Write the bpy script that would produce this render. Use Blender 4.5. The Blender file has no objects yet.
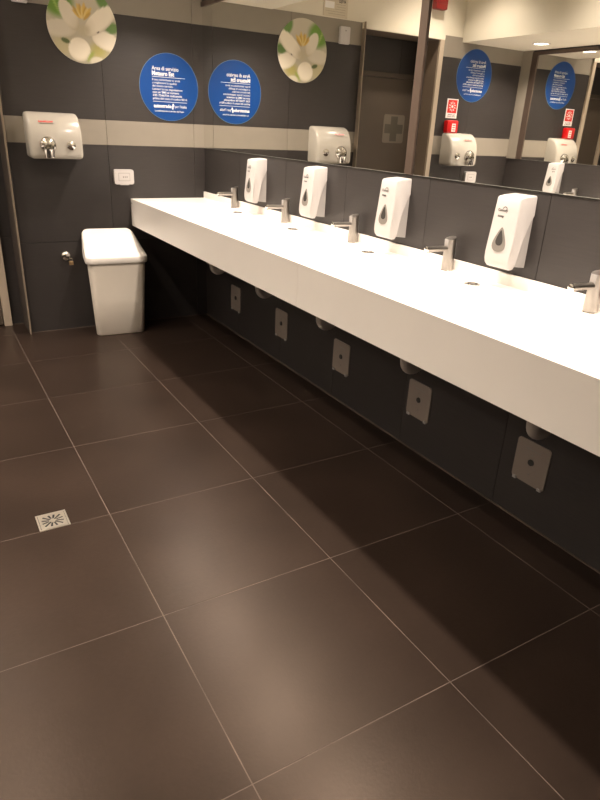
import bpy, bmesh, math, random
from mathutils import Vector, Matrix
random.seed(4)
PI = math.pi
S = bpy.context.scene
COL = S.collection

# ------------------------------------------------------------------ camera
F_PX = 623.34
def cam_matrix(a, b, c):
    return (Matrix.Rotation(a, 3, 'Z') @ Matrix.Rotation(b, 3, 'X') @ Matrix.Rotation(c, 3, 'Z'))
cd = bpy.data.cameras.new('camera'); cam = bpy.data.objects.new('camera', cd); COL.objects.link(cam)
cd.sensor_fit = 'VERTICAL'; cd.sensor_height = 32.0; cd.lens = F_PX / 800 * 32.0
cd.clip_start = 0.02
cam.matrix_world = Matrix.Translation((-1.8297, -4.417, 1.3644)) @ cam_matrix(-0.5522, 1.1593, 0.0490).to_4x4()
S.camera = cam

# ------------------------------------------------------------------ world, exposure
w = bpy.data.worlds.new('world'); S.world = w; w.use_nodes = True
w.node_tree.nodes['Background'].inputs[0].default_value = (1, .85, .68, 1)
w.node_tree.nodes['Background'].inputs[1].default_value = 0.02
S.view_settings.view_transform = 'Standard'; S.view_settings.look = 'None'
S.view_settings.gamma = 1; S.view_settings.use_curve_mapping = False
S.view_settings.exposure = 0.38
S.cycles.max_bounces = 14; S.cycles.diffuse_bounces = 5; S.cycles.glossy_bounces = 10
S.cycles.sample_clamp_indirect = 6.0; S.cycles.blur_glossy = 0.3
S.cycles.use_denoising = True
WARM = (1.0, 0.845, 0.715)
SPOT_W = 57.0       # each downlight over the counter
OPP_W = 60.0        # each downlight over the opposite counter
MID_W = 64.0        # each middle downlight

# ------------------------------------------------------------------ room numbers (metres)
XL = -3.05          # opposite wall
YF = -6.2           # wall behind the camera
ZC = 2.70           # middle ceiling
ZS = 2.10          # soffits over the counters
SOF = 0.745         # soffit depth on the opposite side
SOF_R = 0.52        # soffit depth above the counter
OX0, OX1 = -1.292, -2.06     # doorway in the back wall
OH = 2.068
RY = 0.25           # recess depth
YE = -4.6           # end of counters and mirrors
HC, HB, XC = 0.869, 0.690, 0.547   # counter top, apron bottom, depth
TAPS = [-0.585, -1.255, -1.920, -2.578, -3.236]
DISP = [-0.898, -1.553, -2.210, -2.870]

# ------------------------------------------------------------------ helpers
def lin(r, g, b):
    f = lambda v: (v/255/12.92 if v/255 <= .04045 else ((v/255+.055)/1.055)**2.4)
    return (f(r), f(g), f(b), 1)

def mat(name, col, rough=.5, metal=0.0, spec=.5, noise=0.0, nscale=8.0, bump=0.0, bscale=60.0, stretch=(1, 1, 1),
        rand=0.0, rough_var=0.0, emit=0.0, coat=0.0, fine=0.0, fscale=(90, 90, 90), tint=None):
    m = bpy.data.materials.new(name); m.use_nodes = True
    N = m.node_tree.nodes; L = m.node_tree.links; P = N['Principled BSDF']
    P.inputs['Base Color'].default_value = col; P.inputs['Roughness'].default_value = rough
    P.inputs['Metallic'].default_value = metal; P.inputs['Specular IOR Level'].default_value = spec
    P.inputs['Coat Weight'].default_value = coat
    if tint: P.inputs['Specular Tint'].default_value = tint
    if emit:
        P.inputs['Emission Color'].default_value = col; P.inputs['Emission Strength'].default_value = emit
    if noise or bump or rand or rough_var or fine:
        tc = N.new('ShaderNodeNewGeometry'); mp = N.new('ShaderNodeMapping'); mp.inputs['Scale'].default_value = stretch
        L.new(tc.outputs['Position'], mp.inputs['Vector'])
        nz = N.new('ShaderNodeTexNoise'); nz.inputs['Scale'].default_value = nscale; nz.inputs['Detail'].default_value = 6
        L.new(mp.outputs[0], nz.inputs['Vector'])
        val = nz.outputs['Fac']
        hsv = N.new('ShaderNodeHueSaturation'); hsv.inputs['Color'].default_value = col
        mr = N.new('ShaderNodeMapRange'); mr.inputs[1].default_value = .25; mr.inputs[2].default_value = .75
        mr.inputs[3].default_value = 1-noise; mr.inputs[4].default_value = 1+noise
        L.new(val, mr.inputs[0]); last = mr.outputs[0]
        if rand:
            oi = N.new('ShaderNodeObjectInfo'); m2 = N.new('ShaderNodeMapRange')
            m2.inputs[3].default_value = 1-rand; m2.inputs[4].default_value = 1+rand
            L.new(oi.outputs['Random'], m2.inputs[0])
            mu = N.new('ShaderNodeMath'); mu.operation = 'MULTIPLY'; L.new(last, mu.inputs[0]); L.new(m2.outputs[0], mu.inputs[1]); last = mu.outputs[0]
        if fine:
            fm = N.new('ShaderNodeMapping'); fm.inputs['Scale'].default_value = fscale
            L.new(tc.outputs['Position'], fm.inputs['Vector'])
            fz = N.new('ShaderNodeTexNoise'); fz.inputs['Scale'].default_value = 1; fz.inputs['Detail'].default_value = 4
            L.new(fm.outputs[0], fz.inputs['Vector'])
            m3 = N.new('ShaderNodeMapRange'); m3.inputs[1].default_value = .25; m3.inputs[2].default_value = .75
            m3.inputs[3].default_value = 1-fine; m3.inputs[4].default_value = 1+fine
            L.new(fz.outputs['Fac'], m3.inputs[0])
            mu = N.new('ShaderNodeMath'); mu.operation = 'MULTIPLY'; L.new(last, mu.inputs[0]); L.new(m3.outputs[0], mu.inputs[1]); last = mu.outputs[0]
        L.new(last, hsv.inputs['Value']); L.new(hsv.outputs[0], P.inputs['Base Color'])
        if rough_var:
            m4 = N.new('ShaderNodeMapRange'); m4.inputs[1].default_value = .3; m4.inputs[2].default_value = .7
            m4.inputs[3].default_value = rough-rough_var; m4.inputs[4].default_value = rough+rough_var
            L.new(val, m4.inputs[0]); L.new(m4.outputs[0], P.inputs['Roughness'])
        if bump:
            bn = N.new('ShaderNodeTexNoise'); bn.inputs['Scale'].default_value = bscale; bn.inputs['Detail'].default_value = 3
            L.new(mp.outputs[0], bn.inputs['Vector'])
            bu = N.new('ShaderNodeBump'); bu.inputs['Strength'].default_value = bump; bu.inputs['Distance'].default_value = .002
            L.new(bn.outputs['Fac'], bu.inputs['Height']); L.new(bu.outputs[0], P.inputs['Normal'])
    return m

def attr_mat(name, rough=.3):
    m = bpy.data.materials.new(name); m.use_nodes = True
    N = m.node_tree.nodes; a = N.new('ShaderNodeAttribute'); a.attribute_name = 'Col'
    P = N['Principled BSDF']; m.node_tree.links.new(a.outputs['Color'], P.inputs['Base Color'])
    P.inputs['Roughness'].default_value = rough
    return m

M = {}
M['floor_tile'] = mat('floor_tile', (.0215, .0142, .0108, 1), .31, spec=.25, tint=(1, .80, .64, 1), noise=.24, nscale=3.2, rand=.07, bump=.10, bscale=120, fine=.10, fscale=(60, 60, 60))
M['floor_grout'] = mat('floor_grout', (.088, .064, .050, 1), .85, noise=.7, nscale=5)
M['dark_tile'] = mat('dark_tile', (.0295, .0255, .0240, 1), .46, noise=.10, nscale=3, rand=.05, fine=.12, fscale=(8, 8, 160), bump=.06, bscale=90)
M['dark_grout'] = mat('dark_grout', (.050, .043, .039, 1), .8, noise=.3)
M['beige_tile'] = mat('beige_tile', (.250, .225, .186, 1), .42, noise=.05, nscale=6, rand=.04)
M['cream'] = mat('cream_paint', (.68, .64, .53, 1), .75, noise=.03, nscale=4, bump=.04, bscale=200)
M['ceiling'] = mat('ceiling_paint', (.76, .72, .62, 1), .8, noise=.02)
M['white_solid'] = mat('white_solid_surface', (.87, .84, .80, 1), .32, noise=.015, nscale=5)
M['plastic'] = mat('white_plastic', (.52, .50, .49, 1), .30, noise=.01)
M['bin_plastic'] = mat('bin_plastic', (.66, .61, .535, 1), .42, noise=.02, bump=.02)
M['bin_lid'] = mat('bin_lid_plastic', (.80, .765, .72, 1), .38, noise=.015)
M['enamel'] = mat('cream_enamel', (.44, .415, .365, 1), .20, noise=.012, coat=.3)
M['grey_plastic'] = mat('grey_plastic', (.36, .345, .335, 1), .4, noise=.02)
M['chrome'] = mat('chrome', (.80, .78, .75, 1), .12, metal=1, noise=.02)
M['satin'] = mat('satin_steel', (.43, .405, .375, 1), .30, metal=1, noise=.03)
M['steel'] = mat('brushed_steel', (.74, .69, .60, 1), .34, metal=1, noise=.06, nscale=30)
M['mirror'] = mat('mirror_silver', (.90, .90, .875, 1), .0, metal=1, noise=.002)
M['bronze'] = mat('bronze_profile', (.12, .088, .070, 1), .38, metal=.5, noise=.06)
M['black'] = mat('black_gap', (.012, .011, .010, 1), .7, noise=.1)
M['glass_edge'] = mat('glass_edge', (.22, .22, .20, 1), .3, noise=.02)
M['jamb'] = mat('beige_jamb', (.46, .385, .30, 1), .4, noise=.04)
M['reveal'] = mat('brown_reveal', (.20, .155, .115, 1), .45, noise=.05)
M['edge_metal'] = mat('champagne_metal', (.32, .26, .20, 1), .4, metal=.5, noise=.04)
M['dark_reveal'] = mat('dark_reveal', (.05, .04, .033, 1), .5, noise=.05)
M['door'] = mat('brown_door', (.075, .058, .043, 1), .5, noise=.06, nscale=3)
M['plaque'] = mat('etched_plaque', (.155, .132, .105, 1), .5, noise=.03)
M['plaque_cross'] = mat('plaque_cross', (.072, .064, .047, 1), .5, noise=.03)
M['blue'] = mat('blue_print', lin(10, 62, 128), .35, noise=.02)
M['blue_edge'] = mat('sign_edge', lin(90, 120, 150), .35, noise=.02)
M['print_white'] = mat('print_white', (.80, .80, .78, 1), .5, noise=.01)
M['print_dark'] = mat('print_dark', (.03, .028, .026, 1), .5, noise=.02)
M['print_grey'] = mat('print_grey', (.20, .19, .17, 1), .5, noise=.02)
M['red'] = mat('red_plastic', lin(190, 22, 24), .3, noise=.03)
M['print_red'] = mat('print_red', lin(205, 30, 20), .4, noise=.03)
M['brass'] = mat('brass', (.72, .52, .30, 1), .32, metal=1, noise=.05)
M['flower'] = attr_mat('flower_print', .35)
M['window_grey'] = mat('level_window_rim', (.20, .185, .165, 1), .3, noise=.03)
M['window_dark'] = mat('level_window', (.05, .048, .045, 1), .12, noise=.05)
M['pvc'] = mat('pale_pvc', (.46, .42, .38, 1), .4, noise=.03)
M['plate'] = mat('plate_plastic', (.215, .18, .155, 1), .45, noise=.03)
M['notice'] = mat('clear_notice', (.60, .54, .42, 1), .18, noise=.02)
M['lens'] = mat('lamp_lens', (1, .88, .70, 1), .4, emit=9.0)

def link(o, parent=None):
    COL.objects.link(o)
    if parent is not None: o.parent = parent
    return o

def obj(name, bm, m, parent=None, loc=(0, 0, 0), rot=(0, 0, 0), smooth=None):
    me = bpy.data.meshes.new(name)
    bmesh.ops.recalc_face_normals(bm, faces=bm.faces)
    bm.to_mesh(me); bm.free()
    for mm in (m if isinstance(m, (list, tuple)) else [m]): me.materials.append(mm)
    if smooth is not None:
        me.polygons.foreach_set('use_smooth', [True]*len(me.polygons))
        me.set_sharp_from_angle(angle=math.radians(smooth))
    o = bpy.data.objects.new(name, me); o.location = loc; o.rotation_euler = rot
    return link(o, parent)

def thing(name, label, cat, loc=(0, 0, 0), rotz=0, group=None):
    o = bpy.data.objects.new(name, None); o.empty_display_size = .05
    o.location = loc; o.rotation_euler = (0, 0, rotz)
    o['label'] = label; o['category'] = cat
    if group: o['group'] = group
    return link(o)

def tag(o, label, cat, group=None):
    o['label'] = label; o['category'] = cat
    if group: o['group'] = group
    return o

def struct(o, label=None):
    o['kind'] = 'structure'
    if label: o['label'] = label
    return o

def dup(root, loc, rotz, label):
    r = root.copy(); COL.objects.link(r); r.location = loc; r.rotation_euler = (0, 0, rotz); r['label'] = label
    for ch in list(root.children):
        c = ch.copy(); COL.objects.link(c); c.parent = r
        for g in ch.children:
            d = g.copy(); COL.objects.link(d); d.parent = c
    return r

def box(x0, x1, y0, y1, z0, z1, bev=0, seg=2, bm=None):
    b = bmesh.new()
    r = bmesh.ops.create_cube(b, size=1)
    for v in b.verts:
        v.co = Vector(((x0+x1)/2+v.co.x*abs(x1-x0), (y0+y1)/2+v.co.y*abs(y1-y0), (z0+z1)/2+v.co.z*abs(z1-z0)))
    if bev: bmesh.ops.bevel(b, geom=b.edges[:], offset=bev, segments=seg, affect='EDGES', profile=.5)
    if bm is not None:
        me = bpy.data.meshes.new('tmp'); b.to_mesh(me); b.free(); bm.from_mesh(me); bpy.data.meshes.remove(me); return bm
    return b

def cyl(r0, r1, h, n=32, mtx=Matrix(), bm=None, caps=True):
    b = bm or bmesh.new()
    bmesh.ops.create_cone(b, cap_ends=caps, segments=n, radius1=r0, radius2=r1, depth=h, matrix=mtx @ Matrix.Translation((0, 0, h/2)))
    return b

def lathe(prof, n=40, mtx=Matrix()):
    """prof: (r, z) pairs"""
    b = bmesh.new(); rings = []
    for r, z in prof:
        if r < 1e-6: rings.append([b.verts.new(mtx @ Vector((0, 0, z)))])
        else: rings.append([b.verts.new(mtx @ Vector((r*math.cos(2*PI*k/n), r*math.sin(2*PI*k/n), z))) for k in range(n)])
    for A, B in zip(rings, rings[1:]):
        for k in range(n):
            j = (k+1) % n
            q = [A[k % len(A)], A[j % len(A)], B[j % len(B)], B[k % len(B)]]
            q = list(dict.fromkeys(q))
            if len(q) >= 3: b.faces.new(q)
    return b

def tube(pts, r, n=20):
    b = bmesh.new(); pts = [Vector(p) for p in pts]; rings = []
    up = Vector((0, 1, 0))
    for i, p in enumerate(pts):
        t = (pts[min(i+1, len(pts)-1)] - pts[max(i-1, 0)]).normalized()
        u = up - t*up.dot(t)
        if u.length < 1e-4: u = Vector((1, 0, 0)) - t*t.x
        u.normalize(); v = t.cross(u)
        rings.append([b.verts.new(p+(u*math.cos(2*PI*k/n)+v*math.sin(2*PI*k/n))*r) for k in range(n)])
    for A, B in zip(rings, rings[1:]):
        for k in range(n): b.faces.new([A[k], A[(k+1) % n], B[(k+1) % n], B[k]])
    b.faces.new(rings[0]); b.faces.new(rings[-1][::-1])
    return b

def loft(sections, close=True):
    """sections: lists of equal length of points, capped at both ends"""
    b = bmesh.new(); R = [[b.verts.new(p) for p in s] for s in sections]; n = len(R[0])
    for A, B in zip(R, R[1:]):
        for k in range(n): b.faces.new([A[k], A[(k+1) % n], B[(k+1) % n], B[k]])
    if close: b.faces.new(R[0]); b.faces.new(R[-1][::-1])
    return b

def rrect(w, d, r, n=6, cx=0, cy=0):
    out = []
    for sx, sy, a0 in ((1, 1, 0), (-1, 1, PI/2), (-1, -1, PI), (1, -1, 1.5*PI)):
        for k in range(n+1):
            a = a0+k/n*PI/2
            out.append((cx+sx*(w/2-r)+r*math.cos(a), cy+sy*(d/2-r)+r*math.sin(a)))
    return out

def prism(poly, h, mtx=Matrix(), bm=None):
    """poly in local xy, extruded along +z"""
    b = bm or bmesh.new()
    A = [b.verts.new(mtx @ Vector((x, y, 0))) for x, y in poly]; B = [b.verts.new(mtx @ Vector((x, y, h))) for x, y in poly]
    n = len(A); b.faces.new(A[::-1]); b.faces.new(B)
    for k in range(n): b.faces.new([A[k], A[(k+1) % n], B[(k+1) % n], B[k]])
    return b

# local frame for things on the back wall: local x = world x, local y = out of wall towards the room (-y), local z up.
BACK = Matrix(((1, 0, 0), (0, 0, -1), (0, 1, 0)))     # (u, v, n) -> (x, y, z) = (u, -n, v)
BACK4 = BACK.to_4x4()
RIGHT4 = Matrix(((0, 0, -1), (-1, 0, 0), (0, 1, 0))).to_4x4()   # (u, v, n) -> (-n, -u, v): reads left to right seen from the room

def text_bm(s, height, width=None, align='LEFT', bold=0.0, depth=.0004, mtx=Matrix(), at=(0, 0)):
    cu = bpy.data.curves.new('txt', 'FONT'); cu.body = s; cu.size = 1; cu.align_x = 'LEFT'
    cu.offset = bold; cu.resolution_u = 3
    o = bpy.data.objects.new('txt', cu); COL.objects.link(o)
    dg = bpy.context.evaluated_depsgraph_get()
    me = bpy.data.meshes.new_from_object(o.evaluated_get(dg))
    bpy.data.objects.remove(o); bpy.data.curves.remove(cu)
    b = bmesh.new(); b.from_mesh(me); bpy.data.meshes.remove(me)
    xs = [v.co.x for v in b.verts]; x0, x1 = min(xs), max(xs)
    sy = height/.72; sx = sy if width is None else width/(x1-x0)
    W = (x1-x0)*sx
    off = {'LEFT': 0, 'CENTER': -W/2, 'RIGHT': -W}[align]
    for v in b.verts:
        v.co = mtx @ Vector((at[0]+off+(v.co.x-x0)*sx, at[1]+v.co.y*sy, depth))
    return b

def lettering(name, s, height, m, parent, mtx, at, width=None, align='LEFT', bold=0.0, depth=.0004):
    me = bpy.data.meshes.new(name); b = text_bm(s, height, width, align, bold, depth, mtx, at)
    b.to_mesh(me); b.free(); me.materials.append(m)
    o = bpy.data.objects.new(name, me); return link(o, parent)

# ------------------------------------------------------------------ tiles
_tm = {}
def tile(name, parent, ax, u0, u1, v0, v1, face, m, gap=.003, th=.008, out=1):
    """a tile on the plane ax=face; u,v are the other two axes in order; out: side its face looks to"""
    du, dv = u1-u0-gap, v1-v0-gap
    if du < .004 or dv < .004: return
    key = (ax, round(du, 4), round(dv, 4), m.name, th)
    if key not in _tm:
        d = {'x': (th, du, dv), 'y': (du, th, dv), 'z': (du, dv, th)}[ax]
        b = box(-d[0]/2, d[0]/2, -d[1]/2, d[1]/2, -d[2]/2, d[2]/2)
        me = bpy.data.meshes.new(name); b.to_mesh(me); b.free(); me.materials.append(m); _tm[key] = me
    o = bpy.data.objects.new(name, _tm[key])
    n = face-out*th/2; u = (u0+u1)/2; v = (v0+v1)/2
    o.location = {'x': (n, u, v), 'y': (u, n, v), 'z': (u, v, n)}[ax]
    link(o, parent)

def cuts(a, b, j0, step=.6):
    """joint positions between a and b (a<b), phase j0"""
    k = math.ceil((a-j0)/step+1e-6); out = [a]
    while j0+k*step < b-1e-6: out.append(j0+k*step); k += 1
    return out+[b]

def tiled(name, parent, ax, us, vs, face, m, **kw):
    for u0, u1 in zip(us, us[1:]):
        for v0, v1 in zip(vs, vs[1:]): tile(name, parent, ax, u0, u1, v0, v1, face, m, **kw)

TH = .008
# floor
fl = struct(obj('floor', box(XL-.1, .1, YF-.1, RY+.1, -.12, -.0007), M['floor_grout']))
tiled('floor_tile', fl, 'z', cuts(XL, 0, -.19), cuts(YF, 0, -.58), 0, M['floor_tile'], gap=.0032)
tiled('floor_tile', fl, 'z', cuts(OX1, OX0, -.19), [0, RY], 0, M['floor_tile'], gap=.0032)

def shell(name, m, *boxes):
    b = bmesh.new()
    for x in boxes: box(*x, bm=b)
    return struct(obj(name, b, m))

# wall with the counter and mirrors
wr = shell('wall_right', M['dark_grout'], (TH-.002, .12, YF, .12, 0, 2.9))
tiled('wall_tile', wr, 'x', cuts(YF, 0, -.577), [0, .6, 1.2, 1.8, 2.4], 0, M['dark_tile'], out=-1, gap=.0022)
# opposite wall
wl = shell('wall_left', M['dark_grout'], (XL-.12, XL-TH+.002, YF, .12, 0, 2.9))
tiled('wall_tile', wl, 'x', cuts(YF, 0, -.577), [0, .6, 1.2, 1.8, 2.4], XL, M['dark_tile'], out=1, gap=.0022)
# back wall with doorway; cream paint above the tiles
wb = shell('wall_back', M['dark_grout'], (OX0, .1, TH-.002, RY+.02, 0, 2.104), (XL-.1, OX1, TH-.002, RY+.02, 0, 2.104), (OX1, OX0, TH-.002, RY+.02, OH, 2.104))
obj('painted_upper_wall', box(XL-.1, .1, .003, RY+.02, 2.104, 2.9), M['cream'], wb)
ROWS = [(0, .6, 'dark_tile'), (.6, 1.2033, 'dark_tile'), (1.2033, 1.354, 'beige_tile'), (1.354, 1.9514, 'dark_tile'), (1.9514, 2.104, 'beige_tile')]
for a, b_ in ((OX0, 0), (XL, OX1)):
    for z0, z1, k in ROWS:
        tiled('wall_tile', wb, 'y', cuts(a, b_, -.077), [z0, z1], 0, M[k], out=-1, gap=.0022)
# recess wall behind the doorway
wc = shell('wall_recess', M['dark_grout'], (-2.6, -1.1, RY+TH-.002, RY+.14, 0, 2.4))
for a, b_, z0, z1 in ((-1.372, -1.19, 0, .6), (-1.372, -1.19, .6, 1.2), (-1.372, -1.19, 1.2, 1.815), (-2.4, -1.19, 1.815, 2.3)):
    tiled('wall_tile', wc, 'y', cuts(a, b_, -.077), [z0, z1], RY, M['dark_tile'], out=-1, gap=.0022)
# wall behind the camera
wf = shell('wall_front', M['cream'], (XL-.1, .1, YF-.12, YF, 0, 2.9))
tiled('wall_tile', wf, 'y', cuts(XL, 0, -.077), [0, .6, 1.2033], YF+TH, M['dark_tile'], out=1, gap=.0022)
# ceiling with the two soffits
ce = struct(obj('ceiling', box(XL-.1, .1, YF-.1, RY+.1, ZC, ZC+.1), M['ceiling']))
obj('soffit', box(-SOF_R, .1, YF, .0025, ZS, ZC), M['cream'], ce)
obj('soffit', box(XL-.1, XL+SOF, YF, .0025, ZS-.03, ZC), M['cream'], ce)

# doorway lining and casing
tn = [0]
def trim(m, *a, bev=0):
    tn[0] += 1
    return struct(obj('trim_%d' % tn[0], box(*a, bev=bev), m))
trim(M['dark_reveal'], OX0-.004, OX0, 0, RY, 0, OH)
trim(M['reveal'], OX1, OX1+.004, 0, RY, 0, OH)
trim(M['reveal'], OX1, OX0, 0, RY, OH-.004, OH)
trim(M['edge_metal'], OX0-.003, OX0+.005, -.042, .002, 0, 2.106, bev=.001)
trim(M['jamb'], OX1-.035, OX1+.008, -.02, .002, 0, 2.106, bev=.001)
trim(M['cream'], OX1-.035, OX0+.006, -.022, .002, OH-.004, 2.107, bev=.001)
# pale joint lines where the walls meet the floor
trim(M['floor_grout'], -.006, .001, YE, 0, 0, .004)
trim(M['floor_grout'], OX0, 0, -.004, .001, 0, .003)
trim(M['floor_grout'], -1.372, OX0, RY-.004, RY+.001, 0, .003)
# pale filler between the opposite corner and the mirror there
trim(M['beige_tile'], XL-.001, XL+.012, -.108, -.001, 1.19, ZS-.031)

# door in the recess
d1 = bpy.data.objects.new('door_1', None); link(d1); d1.location = (-1.85, RY, 0); struct(d1)
dl = obj('door_leaf', box(-.40, .425, -.012, .03, .008, 1.775, bev=.002), M['door'], d1)
obj('door_frame', box(.428, .478, -.03, .03, 0, 1.815, bev=.002), M['jamb'], d1)
obj('door_frame', box(-.45, -.403, -.03, .03, 0, 1.815, bev=.002), M['jamb'], d1)
obj('door_frame', box(-.402, .427, -.02, .03, 1.778, 1.815, bev=.002), M['door'], d1)
hd = obj('door_handle', tube([(-.33, -.012, 1.02), (-.33, -.05, 1.02), (-.325, -.058, 1.02), (-.22, -.06, 1.02)], .009), M['satin'], d1, smooth=40)
obj('rosette', cyl(.024, .024, .006, 28, Matrix.Translation((-.33, -.012, 1.02)) @ Matrix.Rotation(PI/2, 4, 'X')), M['satin'], hd, smooth=40)
# first aid plaque on the door
fp = thing('first_aid_plaque', 'pale square plaque with a dark cross on the brown door, seen in the mirror', 'sign', (-1.857, RY-.0125, 1.39))
obj('plate', prism(rrect(.225, .225, .02), .004, BACK4), M['plaque'], fp)
a = .036; c_ = .098
cross = [(-a, -c_), (a, -c_), (a, -a), (c_, -a), (c_, a), (a, a), (a, c_), (-a, c_), (-a, a), (-c_, a), (-c_, -a), (-a, -a)]
obj('cross_emblem', prism(cross, .0006, BACK4 @ Matrix.Translation((0, 0, .004))), M['plaque_cross'], fp)

# ------------------------------------------------------------------ downlights
def downlight(name, loc, label, group, watts, size, blend=1.0):
    t = thing(name, label, 'downlight', loc, 0, group)
    obj('trim_ring', lathe([(.058, 0), (.058, -.004), (.062, -.006), (.072, -.004), (.074, 0)], 40), M['plastic'], t, smooth=40)
    obj('lens', lathe([(0, -.001), (.056, -.001), (.056, .0), (0, .0)], 40), M['lens'], t)
    ld = bpy.data.lights.new('lamp_light', 'SPOT'); ld.energy = watts; ld.color = WARM
    ld.spot_size = size; ld.spot_blend = blend; ld.shadow_soft_size = .026
    lo = bpy.data.objects.new('lamp_light', ld); lo.location = (0, 0, -.02); link(lo, t)
    return t
ORD = ['first', 'second', 'third', 'fourth', 'fifth', 'sixth', 'seventh']
for i in range(6):
    downlight('downlight', (-.375, -.49-.745*i, ZS), 'round recessed downlight above the white counter, %s from the back wall' % ORD[i],
              'downlights above the counter', SPOT_W, math.radians(140))
for i in range(6):
    downlight('downlight', (XL+.31, -.44-.745*i, ZS-.03), 'round recessed downlight over the opposite mirror, %s from the back wall' % ORD[i],
              'downlights above the opposite counter', OPP_W, math.radians(140))
for i in range(4):
    downlight('downlight', (-1.88, -.42-1.0*i, ZC), 'round downlight in the high middle ceiling, %s from the doorway' % ORD[i],
              'downlights in the middle ceiling', MID_W, math.radians(112))

# ------------------------------------------------------------------ mirrors
def wall_mirror(label, loc, rotz, y0, y1, z0, z1, stiles, top=True):
    """local: glass faces -x, y from y0 (far) down to y1"""
    t = thing('wall_mirror', label, 'mirror', loc, rotz)
    g = obj('mirror_glass', box(-.004, 0, y1, y0, z0, z1), M['mirror'], t)
    obj('polished_edge', box(-.0045, 0, y1, y0, z0-.0016, z0), M['glass_edge'], g)
    for a, b_ in stiles: obj('frame_stile', box(-.012, 0, b_, a, z0, z1+.028, bev=.0015), M['bronze'], t)
    obj('frame_rail', box(-.014, 0, y1, y0, z1, z1+.028, bev=.0015), M['bronze'], t)
    return t
wall_mirror('long wall mirror above the counter, nearest the back corner, bronze upright at its end', (0, 0, 0), 0, -.003, -2.218, 1.2046, 2.052, [(-2.218, -2.263)])
wall_mirror('long wall mirror on the right that shows the red fire alarm', (0, 0, 0), 0, -2.270, YE, 1.2046, 2.052, [])
wall_mirror('mirror on the opposite wall, seen inside the right mirror', (XL, YE, 0), PI, 0-.02, YE+.17, 1.19, 2.03, [(YE+.17, YE+.108)])

# ------------------------------------------------------------------ counter
def smooth(t): t = max(0, min(1, t)); return t*t*(3-2*t)
def counter():
    t = thing('washbasin_counter', 'long white washbasin counter fixed under the wall mirrors, deep plain apron', 'counter', (0, 0, 0))
    x0, x1 = -XC+.0202, -.001; nx, ny = 26, 230
    b = bmesh.new(); V = []
    for i in range(nx+1):
        row = []
        for j in range(ny+1):
            x = x0+(x1-x0)*i/nx; y = -.001+(YE+.001)*j/ny
            z = HC
            for ty in TAPS+[-3.88]:
                ex = smooth((.15-abs(x+.315))/.09); ey = smooth((.235-abs(y-ty))/.12)
                z -= .010*ex*ey
            row.append(b.verts.new((x, y, z)))
        V.append(row)
    for i in range(nx):
        for j in range(ny): b.faces.new([V[i][j], V[i][j+1], V[i+1][j+1], V[i+1][j]])
    zb = HC-.03
    rim = V[0][:]+[V[i][ny] for i in range(1, nx+1)]+V[nx][:ny][::-1]+[V[i][0] for i in range(nx-1, 0, -1)]
    low = [b.verts.new((v.co.x, v.co.y, zb)) for v in rim]
    n = len(rim)
    for k in range(n): b.faces.new([rim[k], rim[(k+1) % n], low[(k+1) % n], low[k]])
    b.faces.new(low)
    obj('countertop', b, M['white_solid'], t, smooth=50)
    for a, e in ((-.001, -2.2685), (-2.2695, YE)):
        ap = obj('apron_panel', box(-XC, -XC+.02, e, a, HB, HC, bev=.0012), M['white_solid'], t)
        if a > -1: obj('maker_mark', box(-XC-.0006, -XC, -.030, -.010, .835, .845), M['print_grey'], ap)
    for a, e in ((-.001, -1.999), (-2.001, YE)):
        obj('backsplash', box(-.013, -.001, e, a, HC-.001, .911, bev=.0015), M['white_solid'], t)
    return t
ct = counter()
dup(ct, (XL, YE, 0), PI, 'white washbasin counter along the opposite wall')

# ------------------------------------------------------------------ taps
def tap(y, label):
    t = thing('tap', label, 'tap', (-.038, y, HC), 0, 'taps along the counter')
    r = .0215; h = .132
    # body: tapering column whose top is cut at a slant and slotted at the front for the spout
    b = bmesh.new(); n = 36; rings = []
    for z in (0, .02, .05, .08, .105):
        rr = r*(1.10-.14*z/h); rings.append([b.verts.new((rr*math.cos(2*PI*k/n), rr*math.sin(2*PI*k/n), z)) for k in range(n)])
    top = []
    for k in range(n):
        a = 2*PI*k/n; rr = r*.97; top.append(b.verts.new((rr*math.cos(a), rr*math.sin(a), h-.006+.006*math.cos(a))))
    rings.append(top)
    inner = [b.verts.new((v.co.x*.8, v.co.y*.8, v.co.z-.001)) for v in top]
    rings.append(inner)
    for A, B in zip(rings, rings[1:]):
        for k in range(n): b.faces.new([A[k], A[(k+1) % n], B[(k+1) % n], B[k]])
    b.faces.new(rings[0]); b.faces.new(inner)
    obj('body', b, M['satin'], t, smooth=40)
    obj('base_ring', lathe([(.0, .0), (.0245, .0), (.0245, .003), (.0230, .005), (0, .005)]), M['chrome'], t, smooth=40)
    # recessed front slot above the spout
    obj('front_slot', prism([(-.009, .088), (.009, .088), (.011, .122), (-.011, .122)], .004,
        Matrix(((0, 0, -1, -.0172), (1, 0, 0, 0), (0, 1, 0, 0), (0, 0, 0, 1)))), M['grey_plastic'], t)
    sp = obj('spout', tube([(-.005, 0, .086), (-.05, 0, .087), (-.09, 0, .088), (-.120, 0, .0885)], .0105, 24), M['satin'], t, smooth=40)
    obj('aerator', lathe([(.0, .0), (.0075, .0), (.0075, -.006), (.0, -.006)], 24, Matrix.Translation((-.110, 0, .0795))), M['chrome'], sp, smooth=40)
    obj('spout_tip', lathe([(.0, 0), (.0115, 0), (.0115, .004), (.008, .0065), (0, .007)], 24, Matrix.Translation((-.118, 0, .0885)) @ Matrix.Rotation(-PI/2, 4, 'Y')), M['chrome'], sp, smooth=40)
    return t
tl = ['steel tap closest to the back corner, left of the first soap dispenser', 'steel tap between the first and second soap dispensers', 'steel tap between the second and third soap dispensers',
      'steel tap between the third and the nearest soap dispenser', 'steel tap at the right edge, nearest of the row']
t0 = tap(TAPS[0], tl[0])
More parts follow.
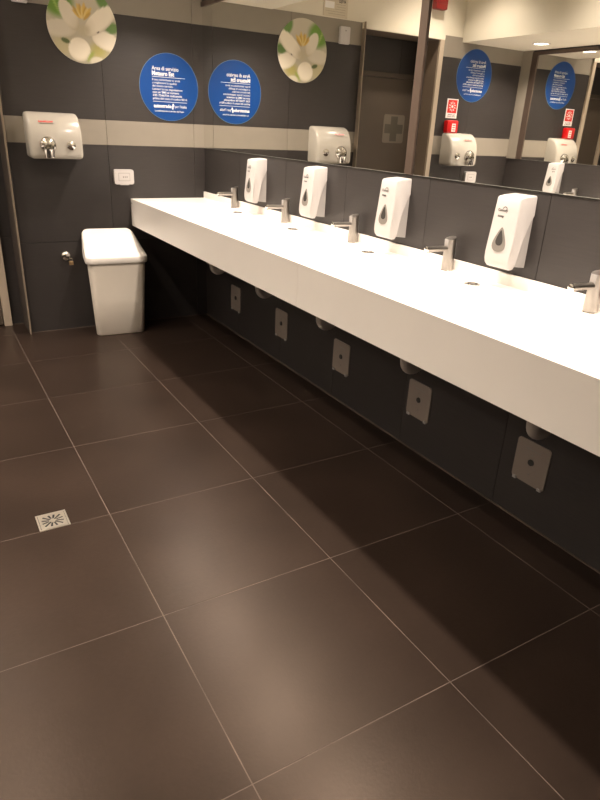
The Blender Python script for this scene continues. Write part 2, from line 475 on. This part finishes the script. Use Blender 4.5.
for y, l in zip(TAPS[1:], tl[1:]): dup(t0, (-.038, y, HC), 0, l)
dup(t0, (XL+.037, -.83, HC), PI, 'steel tap on the opposite counter, seen low in the right mirror')
for k in (1, 2): dup(t0, (XL+.037, -.83-.66*k, HC), PI, 'steel tap on the opposite counter, %s from the back wall' % ORD[k])

# drip drains let into the counter under the dispensers
def drip(y, label):
    t = thing('counter_drain', label, 'drain', (-.118, y, HC), 0, 'round drains in the counter')
    obj('chrome_rim', lathe([(.020, -.0005), (.021, .0018), (.027, .0024), (.0305, .0)], 40), M['chrome'], t, smooth=50)
    obj('drain_hole', lathe([(0, -.0002), (.0205, -.0002), (.0205, .0006), (0, .0006)], 40), M['black'], t)
    obj('strainer', lathe([(0, .0022), (.010, .0022), (.0125, .0012), (.0125, .0005), (0, .0005)], 32), M['satin'], t, smooth=50)
    return t
dn = ['round chrome drain in the counter under the farthest soap dispenser', 'round chrome drain in the counter under the second soap dispenser',
      'round chrome drain in the counter under the third soap dispenser', 'round chrome drain in the counter in front of the nearest dispenser']
d0 = drip(-.80, dn[0])
for y, l in zip((-1.48, -2.155, -2.80), dn[1:]): dup(d0, (-.118, y, HC), 0, l)

# ------------------------------------------------------------------ soap dispensers
def dispenser(y, label):
    """local origin at the wall, bottom of the body; faces -x"""
    t = thing('soap_dispenser', label, 'soap dispenser', (-.001, y, .938), 0, 'soap dispensers above the counter')
    H = .262
    # cover: side profile (depth, height); front leans out towards the bottom, back lower part cut by an S curve
    prof = [(.0, H), (.060, H-.004), (.0865, H-.009), (.0895, H-.0125), (.094, .21), (.100, .15), (.106, .09), (.110, .050), (.1105, .030), (.107, .014), (.097, .004), (.082, .0), (.066, .001),
            (.060, .012), (.058, .035), (.052, .065), (.040, .105), (.024, .145), (.010, .180), (.0, .200)]
    hw = .056
    b = bmesh.new(); secs = []
    ys = [(-hw, .007), (-hw+.002, .0025), (-hw+.006, 0), (hw-.006, 0), (hw-.002, .0025), (hw, .007)]
    cxy = (.05, .13)
    for yy, ins in ys:
        s = []
        for d, z in prof:
            f = Vector((cxy[0]-d, cxy[1]-z)); f = f.normalized() if f.length else f
            dd = d+(f.x*ins if d > .001 else 0); zz = z+f.y*ins
            dd *= .87; zz *= .955; wfac = 1 - .07*max(0, (z-.12)/.14) - .10*max(0, (.06-z)/.06)**2
            s.append(b.verts.new((-dd, yy*wfac, zz)))
        secs.append(s)
    n = len(prof)
    for A, B in zip(secs, secs[1:]):
        for k in range(n): b.faces.new([A[k], A[(k+1) % n], B[(k+1) % n], B[k]])
    b.faces.new(secs[0]); b.faces.new(secs[-1][::-1])
    bmesh.ops.triangulate(b, faces=[f for f in b.faces if len(f.verts) > 4])
    cv = obj('cover', b, M['plastic'], t, smooth=32)
    # greyish back plate showing below the curved edge
    bp = [(.0, .21), (.012, .185), (.030, .145), (.046, .105), (.057, .065), (.064, .03), (.060, .012), (.0, .006)]
    b = bmesh.new()
    A = [b.verts.new((-d*.87, -.050, z*.955)) for d, z in bp]; B = [b.verts.new((-d*.87, .050, z*.955)) for d, z in bp]
    b.faces.new(A); b.faces.new(B[::-1])
    for k in range(len(bp)): b.faces.new([A[k], A[(k+1) % len(bp)], B[(k+1) % len(bp)], B[k]])
    obj('back_plate', b, M['grey_plastic'], t)
    # drop-shaped level window on the front, following its lean
    def drop(wd, h, n=28):
        out = []
        for k in range(n):
            a = 2*PI*k/n; yv = math.cos(a); xv = math.sin(a)*(1-.42*yv)*(.5+.5*(1-yv)*.5+.25)
            out.append((xv*wd*.62, yv*h/2))
        return out
    lean = math.atan2(.106-.100, .06)
    Mx = RIGHT4.copy(); Mx = Matrix.Translation((-.0900, 0, .100)) @ Matrix.Rotation(lean, 4, 'Y') @ RIGHT4
    wn = obj('level_window', prism(drop(.040, .084), .003, Mx), M['window_grey'], t)
    obj('window_pane', prism(drop(.021, .052), .0036, Mx @ Matrix.Translation((0, .006, 0))), M['window_dark'], wn)
    Mt = Matrix.Translation((-.0821, 0, .193)) @ Matrix.Rotation(math.atan2(.006, .06), 4, 'Y') @ RIGHT4
    lettering('lettering', 'Comody', .0095, M['print_dark'], cv, Mt, (-.036, .0), width=.044, bold=.022, depth=.0012)
    lettering('lettering', 'soap', .0090, M['print_dark'], cv, Mt, (-.032, -.019), width=.028, bold=.022, depth=.0012)
    arc = [(.0095*math.cos(a), .0095*math.sin(a)) for a in [PI*k/10 for k in range(11)]]+[(.0075*math.cos(a), .0075*math.sin(a)) for a in [PI*(10-k)/10 for k in range(11)]]
    obj('logo', prism(arc, .0003, Mt @ Matrix.Translation((-.006, .008, .0011))), M['print_dark'], cv)
    return t
dlb = ['white wall soap dispenser farthest along the counter, nearest the back corner', 'white wall soap dispenser, second from the back corner',
       'white wall soap dispenser just below the bronze mirror joint', 'white wall soap dispenser nearest the viewer, right of the mirror joint']
s0 = dispenser(DISP[0], dlb[0])
for y, l in zip(DISP[1:], dlb[1:]): dup(s0, (-.001, y, .938), 0, l)
dup(s0, (XL+.001, -.60, .938), PI, 'white soap dispenser on the opposite wall, seen low in the right mirror')
for k in (1, 2): dup(s0, (XL+.001, -.60-.66*k, .938), PI, 'white soap dispenser on the opposite wall, %s from the back wall' % ORD[k])

# ------------------------------------------------------------------ waste traps and access plates under the counter
def trap(y, label):
    t = thing('waste_trap', label, 'drain pipe', (0, y, 0), 0, 'waste traps under the counter')
    xa, xb, zc, R = -.195, -.115, .505, .040
    pts = [(xa, 0, .838), (xa, 0, .62), (xa, 0, zc)]
    pts += [((xa+xb)/2-R*math.cos(k/12*PI), 0, zc-R*math.sin(k/12*PI)) for k in range(1, 13)]
    pts += [(xb, 0, .545), (xb+.006, 0, .565), (xb+.022, 0, .582), (xb+.045, 0, .586), (-.001, 0, .586)]
    p = obj('pipe', tube(pts, .0235, 24), M['pvc'], t, smooth=50)
    obj('coupling_nut', cyl(.031, .031, .032, 20, Matrix.Translation((xa, 0, .52))), M['pvc'], p, smooth=30)
    obj('coupling_nut', cyl(.031, .031, .026, 20, Matrix.Translation((xb, 0, .512))), M['pvc'], p, smooth=30)
    obj('wall_collar', cyl(.042, .036, .010, 28, Matrix.Translation((-.001, 0, .586)) @ Matrix.Rotation(-PI/2, 4, 'Y')), M['pvc'], t, smooth=40)
    return t
where = ['farthest', 'second from the back corner', 'third from the back corner', 'fourth from the back corner', 'nearest, at the right']
p0 = trap(TAPS[0], 'pale U-bend waste pipe under the counter, '+where[0])
for y, l in zip(TAPS[1:], where[1:]): dup(p0, (0, y, 0), 0, 'pale U-bend waste pipe under the counter, '+l)
def access(y, label):
    t = thing('access_plate', label, 'wall plate', (-.0005, y, .252), 0, 'access plates under the counter')
    pl = obj('plate', prism(rrect(.150, .172, .014), .005, RIGHT4), M['plate'], t)
    obj('lock', cyl(.013, .012, .004, 28, RIGHT4 @ Matrix.Translation((0, .004, .005))), M['print_dark'], t, smooth=40)
    obj('lettering', box(-.0056, -.005, -.036, .030, .052, .056), M['print_grey'], t)
    obj('screw', cyl(.004, .0035, .0015, 16, RIGHT4 @ Matrix.Translation((0, -.045, .005))), M['print_grey'], t, smooth=40)
    obj('screw', cyl(.004, .0035, .0015, 16, RIGHT4 @ Matrix.Translation((0, .034, .005))), M['print_grey'], t, smooth=40)
    for s in (-1, 1): obj('clip', box(-.010, -.001, s*.058-.008, s*.058+.008, -.089, -.078, bev=.001), M['grey_plastic'], t)
    return t
a0 = access(-.535, 'pale access plate low on the dark wall, '+where[0])
for y, l in zip((-1.192, -1.850, -2.482, -3.122), where[1:]): dup(a0, (-.0005, y, .252), 0, 'pale access plate low on the dark wall, '+l)

# ------------------------------------------------------------------ pedal-free waste bin
def bin_():
    t = thing('waste_bin', 'off-white plastic waste bin with a sloping lid, beside the end of the counter', 'bin', (-.730, -.150, 0), math.radians(-4))
    secs = []
    for z, w_, d, r in ((.0, .328, .200, .030), (.006, .338, .212, .034), (.25, .364, .240, .036), (.50, .390, .266, .038), (.515, .391, .267, .038)):
        secs.append([(x*(1-.22*(y/d+.5)), y, z) for x, y in rrect(w_, d, r+.012, 8)])
    obj('body', loft(secs), M['bin_plastic'], t, smooth=50)
    # lid rim then a wedge that rises from the front to the back
    def ring(w_, d, r, zf, zb, cy=0, crown=0):
        out = []
        for x, y in rrect(w_, d, r, 8, 0, cy):
            k = (y-(cy-d/2))/d
            out.append((x*(1-.12*k), y, zf+(zb-zf)*smooth(k)*.35+(zb-zf)*k*.65+crown*(1-(2*x/w_)**2)))
        return out
    sh = lambda R_, dx: [(x+dx, y, z) for x, y, z in R_]
    L = [ring(.404, .284, .048, .494, .494), ring(.410, .290, .050, .500, .500), ring(.412, .292, .050, .526, .53), ring(.408, .288, .045, .534, .560, .001),
         sh(ring(.396, .274, .04, .540, .630, .006), -.003), sh(ring(.378, .254, .04, .546, .665, .016, .003), -.008), sh(ring(.356, .232, .035, .552, .676, .018, .006), -.010)]
    obj('lid', loft(L), M['bin_lid'], t, smooth=40)
    return t
bin_()

# ------------------------------------------------------------------ hand dryers
def dryer(loc, label):
    """origin at wall, bottom centre"""
    t = thing('hand_dryer', label, 'hand dryer', loc, 0, 'hand dryers on the back wall')
    W, D, H = .312, .140, .262
    prof = [(0, 0), (.118, 0), (.132, .004), (.139, .014), (D, .03)]
    for k in range(0, 13):
        a = k/12*PI/2
        prof.append((.022+(D-.022)*math.cos(a) if k < 12 else .022, .095+(H-.095)*math.sin(a)))
    prof.append((0, H))
    b = bmesh.new(); secs = []
    for xx, ins in ((-W/2, .020), (-W/2+.003, .011), (-W/2+.009, .004), (-W/2+.020, 0), (W/2-.020, 0), (W/2-.009, .004), (W/2-.003, .011), (W/2, .020)):
        s = []
        for d, z in prof:
            zz = H/2+(z-H/2)*(1-ins*1.1/(H/2)) ; dd = d*(1-ins/D) if d > 0 else 0
            s.append(b.verts.new((xx, -dd, zz)))
        secs.append(s)
    n = len(prof)
    for A, B in zip(secs, secs[1:]):
        for k in range(n): b.faces.new([A[k], A[(k+1) % n], B[(k+1) % n], B[k]])
    b.faces.new(secs[0]); b.faces.new(secs[-1][::-1])
    bd = obj('body', b, M['enamel'], t, smooth=40)
    F4 = lambda x, z, d=D: Matrix.Translation((x, -d, z)) @ BACK4
    # chrome swivel nozzle: collar, dome and downward spout with a divider
    nz = obj('nozzle', lathe([(.050, -.004), (.050, .004), (.047, .014), (.040, .026), (.026, .035), (.010, .040), (0, .0405)], 36, F4(-.052, .080)), M['chrome'], t, smooth=40)
    secs = []
    for z, w_, d in ((.088, .058, .052), (.070, .064, .056), (.050, .062, .056), (.024, .058, .052), (.010, .056, .050)):
        secs.append([(-.052+x, -(D+.018)+y, z) for x, y in rrect(w_, d, .016, 5)])
    obj('spout', loft(secs), M['chrome'], nz, smooth=40)
    for dx in (-.016, 0.0, .016): obj('outlet_slot', box(-.052+dx-.003, -.052+dx+.003, -(D+.0465), -(D+.042), .014, .052, bev=.001), M['print_dark'], nz)
    bt = obj('push_button', lathe([(.026, 0), (.026, .005), (.020, .008), (.017, .009), (.017, .016), (.012, .019), (0, .0195)], 36, F4(.083, .080)), M['chrome'], t, smooth=35)
    # red maker's strip on the curved upper front
    MB = Matrix.Translation((0, -.1120, .2085)) @ Matrix.Rotation(math.radians(-43), 4, 'X') @ BACK4
    lb = obj('label_strip', prism([(-.092, -.009), (-.002, -.009), (-.002, .009), (-.092, .009)], .0012, MB), M['enamel'], t)
    lettering('lettering', 'SANIFLOW', .0125, M['print_red'], lb, MB, (-.089, -.0062), width=.084, bold=.045, depth=.0016)
    obj('vent_mark', box(.118, .138, -D-.0004, -D+.001, .020, .028), M['enamel'], t)
    return t
dr0 = dryer((-1.018, 0, 1.120), 'cream hand dryer with chrome nozzle on the back wall, above left of the bin')
dup(dr0, (-2.365, 0, 1.120), 0, 'cream hand dryer below the red alarm, seen in the right mirror')

# ------------------------------------------------------------------ switch plates
def socket(loc, label, w_=.130, h=.094):
    t = thing('socket_box', label, 'socket', loc, 0, 'sockets on the back wall')
    obj('housing', prism(rrect(w_, h, .014), .028, BACK4), M['plastic'], t)
    obj('inset', prism(rrect(w_*.60, h*.56, .004), .0292, BACK4), M['grey_plastic'], t)
    obj('socket_face', prism(rrect(w_*.54, h*.46, .004), .0302, BACK4), M['plastic'], t)
    for dx in (-.012, 0, .012): obj('socket_hole', cyl(.0035, .0035, .0006, 16, BACK4 @ Matrix.Translation((dx+.006, 0, .0302))), M['print_dark'], t)
    obj('lid_tab', box(-.025, .03, -.026, -.004, -h/2-.005, -h/2+.001, bev=.001), M['plastic'], t)
    return t
k0 = socket((-.588, 0, 1.010), 'white wall socket between the hand dryer and the counter')
dup(k0, (-2.592, 0, 1.020), 0, 'white wall socket under the dryer seen in the right mirror')

# valve with a brass padlock low on the back wall
t = thing('wall_valve', 'small round chrome valve with a brass padlock, low on the dark back wall', 'valve', (-1.008, 0, .506))
obj('flange', lathe([(.033, 0), (.033, .003), (.027, .012), (.016, .018), (0, .019)], 32, BACK4), M['chrome'], t, smooth=40)
obj('stem', cyl(.009, .009, .030, 20, BACK4 @ Matrix.Translation((.004, -.004, .015))), M['chrome'], t, smooth=40)
pk = obj('padlock', box(.008, .036, -.046, -.036, -.055, -.028, bev=.003), M['brass'], t, smooth=40)
obj('shackle', tube([(.014, -.041, -.03)]+[(.022-.008*math.cos(k/8*PI), -.041, -.018+.008*math.sin(k/8*PI)) for k in range(9)]+[(.030, -.041, -.03)], .0022, 10), M['chrome'], pk, smooth=40)

# ------------------------------------------------------------------ round signs
def blue_sign(loc, label):
    t = thing('round_sign', label, 'sign', loc, 0, 'round blue notices')
    R = .202
    obj('disc', lathe([(0, 0), (R, 0), (R, .003), (0, .003)], 72, BACK4), M['blue_edge'], t, smooth=40)
    obj('printed_face', lathe([(0, .003), (R-.0025, .003), (R-.0025, .0034), (0, .0034)], 72, BACK4), M['blue'], t)
    L = [('Area di servizio', .098, .024, .180, 0), ('Metauro Est', .068, .025, .150, .025),
         ('Il tuo contributo ci aiuta', .037, .0125, .190, 0), ('a migliorare la qualità', .0185, .0125, .165, 0), ('del nostro servizio.', .000, .0125, .140, 0),
         ('Lasciaci la tua segnalazione', -.0185, .0125, .205, 0), ('con un SMS al numero', -.037, .0125, .180, .012),
         ('335 7366736 indicando', -.0555, .0125, .200, .012), ('prima del testo il codice 0016', -.074, .0125, .235, .008)]
    for s, v, h, wd, bo in L: lettering('lettering', s, h, M['print_white'], t, BACK4, (-.115, v), width=wd, bold=bo, depth=.0038)
    lettering('lettering', 'autostrade', .021, M['print_white'], t, BACK4, (-.112, -.122), width=.120, bold=.03, depth=.0038)
    lettering('lettering', "per l'italia", .017, M['print_white'], t, BACK4, (.034, -.120), width=.082, depth=.0038)
    obj('logo', prism([(.014, -.130), (.022, -.130), (.024, -.112), (.030, -.112), (.026, -.096), (.018, -.096), (.017, -.108), (.011, -.110)], .0003, BACK4 @ Matrix.Translation((0, 0, .0036))), M['print_white'], t)
    lettering('lettering', 'La soddisfazione al servizio del Paese', .010, M['print_white'], t, BACK4, (-.105, -.147), width=.200, bold=.006, depth=.0038)
    for v, wd in ((.058, .225), (-.088, .235)):
        obj('rule_line', prism([(-.115, v), (-.115+wd, v), (-.115+wd, v+.0022), (-.115, v+.0022)], .0003, BACK4 @ Matrix.Translation((0, 0, .0036))), M['print_white'], t)
    return t
b0 = blue_sign((-.243, 0, 1.568), 'round blue sign with white writing on the back wall beside the corner')
dup(b0, (-2.487, 0, 1.835), 0, 'round blue sign above the red alarm, seen in the right mirror')

def mixc(a, b, k): k = max(0, min(1, k)); return tuple(a[i]*(1-k)+b[i]*k for i in range(3))
def blob(u, v, cu, cv, ru, rv, ang=0, soft=.35):
    c, s = math.cos(ang), math.sin(ang); x, y = u-cu, v-cv
    X, Y = (x*c+y*s)/ru, (-x*s+y*c)/rv
    return smooth((1-math.hypot(X, Y))/soft)
def flower_col(u, v):
    col = mixc((.42, .38, .28), (.56, .52, .42), .5+.5*v)
    G2 = (.135, .27, .04)
    col = mixc(col, G2, blob(u, v, -.66, .56, .58, .52, -.5, .45))
    col = mixc(col, (.36, .50, .15), blob(u, v, -.74, .52, .045, .5, .40, .8)*.75)
    col = mixc(col, (.14, .26, .07), blob(u, v, .62, .74, .24, .36, .25, .45))
    col = mixc(col, (.12, .22, .06), blob(u, v, .86, .0, .26, .19, .2, .4))
    col = mixc(col, (.42, .38, .11), blob(u, v, .42, -.62, .40, .34, 0, .8)*.9)
    col = mixc(col, (.50, .45, .28), blob(u, v, -.62, -.58, .40, .36, 0, .6))
    W = (.84, .78, .65); W2 = (.50, .44, .31)
    # back petals first, then the front ones, each shaded towards its root and one edge
    for cu, cv, ru, rv, an, lit in ((-.66, -.14, .50, .24, .06, .75), (.68, -.36, .46, .26, -.28, .95), (-.36, .22, .22, .44, .50, .85), (.52, .16, .62, .26, .68, 1.0), (-.14, -.64, .33, .33, .2, 1.0)):
        k = blob(u, v, cu, cv, ru, rv, an, .10)
        c, s_ = math.cos(an), math.sin(an); x, y = u-cu, v-cv
        Y = (-x*s_+y*c)/rv
        root = max(0, 1-math.hypot(u, v+.08)/.42)
        edge = smooth((.42-(1-math.hypot((x*c+y*s_)/ru, Y)))/.42)*max(0, -Y)
        col = mixc(col, mixc(tuple(q*lit for q in W), W2, .75*root+.75*edge), k)
    col = mixc(col, (.50, .44, .30), blob(u, v, .03, -.14, .26, .24, 0, .7)*.8)
    col = mixc(col, (.09, .12, .04), blob(u, v, -.52, -.44, .16, .08, -.3, .4))
    col = mixc(col, (.30, .38, .07), blob(u, v, .17, -.80, .08, .24, -.6, .6)*.9)
    col = mixc(col, (.62, .58, .46), blob(u, v, .36, -.92, .25, .15, 0, .3))
    for k in range(11):
        a = -1.0+k*.2
        rr = .20+.05*math.sin(k*2.3)
        col = mixc(col, ((.66, .44, .09), (.50, .31, .06), (.72, .56, .22))[k % 3], blob(u, v, .02+rr*math.sin(a), .14+rr*1.2*math.cos(a), .05, .19, -a*.8, .4)*.9)
    col = mixc(col, (.05, .035, .02), blob(u, v, .44, -.14, .055, .025, .5, .5)*.9)
    return col
def flower_sign():
    t = thing('round_picture', 'round picture of a white flower with yellow stamens on the back wall', 'picture', (-.775, 0, 1.870))
    R = .205
    obj('disc', lathe([(0, 0), (R, 0), (R, .003), (0, .003)], 72, BACK4), M['print_white'], t, smooth=40)
    b = bmesh.new(); lay = b.verts.layers.float_color.new('Col'); rings = []; n = 120; nr = 44
    c0 = b.verts.new(BACK4 @ Vector((0, 0, .0034))); c0[lay] = (*flower_col(0, 0), 1)
    for i in range(1, nr+1):
        r = i/nr; ring = []
        for k in range(n):
            u, v = r*math.cos(2*PI*k/n), r*math.sin(2*PI*k/n)
            q = b.verts.new(BACK4 @ Vector((u*R, v*R, .0034))); q[lay] = (*flower_col(u, v), 1); ring.append(q)
        rings.append(ring)
    for k in range(n): b.faces.new([c0, rings[0][k], rings[0][(k+1) % n]])
    for A, B in zip(rings, rings[1:]):
        for k in range(n): b.faces.new([A[k], B[k], B[(k+1) % n], A[(k+1) % n]])
    me = bpy.data.meshes.new('printed_face'); b.to_mesh(me); b.free(); me.materials.append(M['flower'])
    o = bpy.data.objects.new('printed_face', me); link(o, t)
flower_sign()

# ------------------------------------------------------------------ small wall fittings
t = thing('door_sensor', 'small white box near the doorway, high on the beige tile band', 'sensor', (-1.120, 0, 1.945))
obj('housing', box(-.042, .042, -.032, 0, 0, .112, bev=.006), M['plastic'], t, smooth=40)
obj('indicator', cyl(.004, .004, .001, 16, BACK4 @ Matrix.Translation((.0, .085, .0315))), M['print_dark'], t)

t = thing('wall_notice', 'shiny pale notice with small writing on the cream wall, seen in the mirror', 'sign', (-1.040, .003, 2.112))
obj('sheet', prism([(-.105, 0), (.105, 0), (.105, .235), (-.105, .235)], .003, BACK4), M['notice'], t)
lettering('lettering', 'AVVISO', .022, M['print_dark'], t, BACK4, (-.088, .090), width=.062, bold=.03, depth=.0034)
obj('painted_glare', prism([(.012, .050), (.092, .050), (.092, .092), (.012, .092)], .0004, BACK4 @ Matrix.Translation((0, 0, .003))), M['print_white'], t)  # white patch painted in for the glare of light on the glossy sheet
for k, wd in enumerate((.085, .075, .09, .17, .15)):
    obj('text_line', prism([(-.085, .078-.0155*k), (-.085+wd, .078-.0155*k), (-.085+wd, .0795-.0155*k), (-.085, .0795-.0155*k)], .0004, BACK4 @ Matrix.Translation((0, 0, .003))), M['print_grey'], t)

t = thing('fire_sign', 'red and white fire alarm sign above the red call point, seen in the mirror', 'sign', (-2.282, 0, 1.497))
obj('panel', prism([(-.062, 0), (.062, 0), (.062, .150), (-.062, .150)], .002, BACK4), M['print_white'], t)
obj('red_field', prism([(-.052, .040), (.052, .040), (.052, .142), (-.052, .142)], .0025, BACK4), M['print_red'], t)
for k in range(10):
    a = 2*PI*k/10
    obj('ray_mark', prism([(-.0022, .020), (.0022, .020), (.0042, .038), (-.0042, .038)], .0004, BACK4 @ Matrix.Translation((0, .091, .0025)) @ Matrix.Rotation(a, 4, 'Z')), M['print_white'], t)
obj('centre_mark', cyl(.011, .011, .0004, 24, BACK4 @ Matrix.Translation((0, .091, .0025))), M['print_white'], t)
lettering('lettering', 'ALLARME', .010, M['print_dark'], t, BACK4, (0, .022), width=.085, align='CENTER', bold=.02, depth=.0023)
lettering('lettering', 'ANTINCENDIO', .010, M['print_dark'], t, BACK4, (0, .008), width=.095, align='CENTER', bold=.02, depth=.0023)

t = thing('fire_call_point', 'red fire alarm call point above the hand dryer, seen in the right mirror', 'alarm', (-2.272, 0, 1.380))
obj('housing', box(-.062, .062, -.052, 0, 0, .100, bev=.010), M['red'], t, smooth=40)
obj('label_panel', prism([(-.030, .012), (.012, .012), (.012, .075), (-.030, .075)], .0006, BACK4 @ Matrix.Translation((0, 0, .052))), M['print_white'], t)
for v in (.022, .040, .058): obj('text_line', prism([(-.024, v), (.006, v), (.006, v+.007), (-.024, v+.007)], .0004, BACK4 @ Matrix.Translation((0, 0, .0526))), M['print_red'], t)
obj('key_hole', cyl(.004, .004, .0006, 16, BACK4 @ Matrix.Translation((-.008, .086, .052))), M['print_dark'], t)

M['dark_red'] = mat('dark_red_plastic', lin(120, 18, 18), .4, noise=.03)
t = thing('alarm_sounder', 'red alarm box high on the cream wall above the doorway, seen in the mirror', 'alarm', (-1.995, .003, 2.262))
obj('housing', box(-.058, .058, -.06, 0, 0, .13, bev=.010), M['dark_red'], t, smooth=40)
obj('lens', box(-.040, .040, -.066, -.058, .035, .115, bev=.004), M['dark_red'], t, smooth=40)

# ------------------------------------------------------------------ floor drain
def floor_drain():
    t = thing('floor_drain', 'square steel floor drain with slots set in the dark floor tiles', 'drain', (-1.5845, -2.330, 0))
    hs = .050
    obj('sump', box(-.047, .047, -.047, .047, .0002, .0008), M['black'], t)
    cu = bpy.data.curves.new('grate', 'CURVE'); cu.dimensions = '2D'; cu.fill_mode = 'BOTH'; cu.extrude = .0008
    def poly(pts):
        sp = cu.splines.new('POLY'); sp.points.add(len(pts)-1)
        for q, p in zip(sp.points, pts): q.co = (p[0], p[1], 0, 1)
        sp.use_cyclic_u = True
    poly(rrect(.091, .091, .004, 4))
    # slots run out from the middle towards the sides, mirrored in the four quarters
    for q in range(12):
        an = q*PI/6+PI/12; r0 = .013 if q % 3 != 1 else .010; r1 = .0385 if q % 3 != 1 else .044
        wd = .0042
        P_ = [(r0, -wd*.8), (r1, -wd), (r1, wd), (r0, wd*.8)]
        poly([(x*math.cos(an)-y*math.sin(an), x*math.sin(an)+y*math.cos(an)) for x, y in P_])
    o = bpy.data.objects.new('tmp', cu); COL.objects.link(o)
    me = bpy.data.meshes.new_from_object(o.evaluated_get(bpy.context.evaluated_depsgraph_get()))
    bpy.data.objects.remove(o); bpy.data.curves.remove(cu)
    me.materials.clear(); me.materials.append(M['steel']); me.name = 'grate'
    g = bpy.data.objects.new('grate', me); g.location = (0, 0, .0022); link(g, t)
    b = bmesh.new()
    for a in ((-.053, .053, .047, .053), (-.053, .053, -.053, -.047), (-.053, -.047, -.047, .047), (.047, .053, -.047, .047)): box(a[0], a[1], a[2], a[3], .0, .0028, bm=b)
    bmesh.ops.remove_doubles(b, verts=b.verts, dist=.0001)
    obj('frame', b, M['steel'], t)
floor_drain()
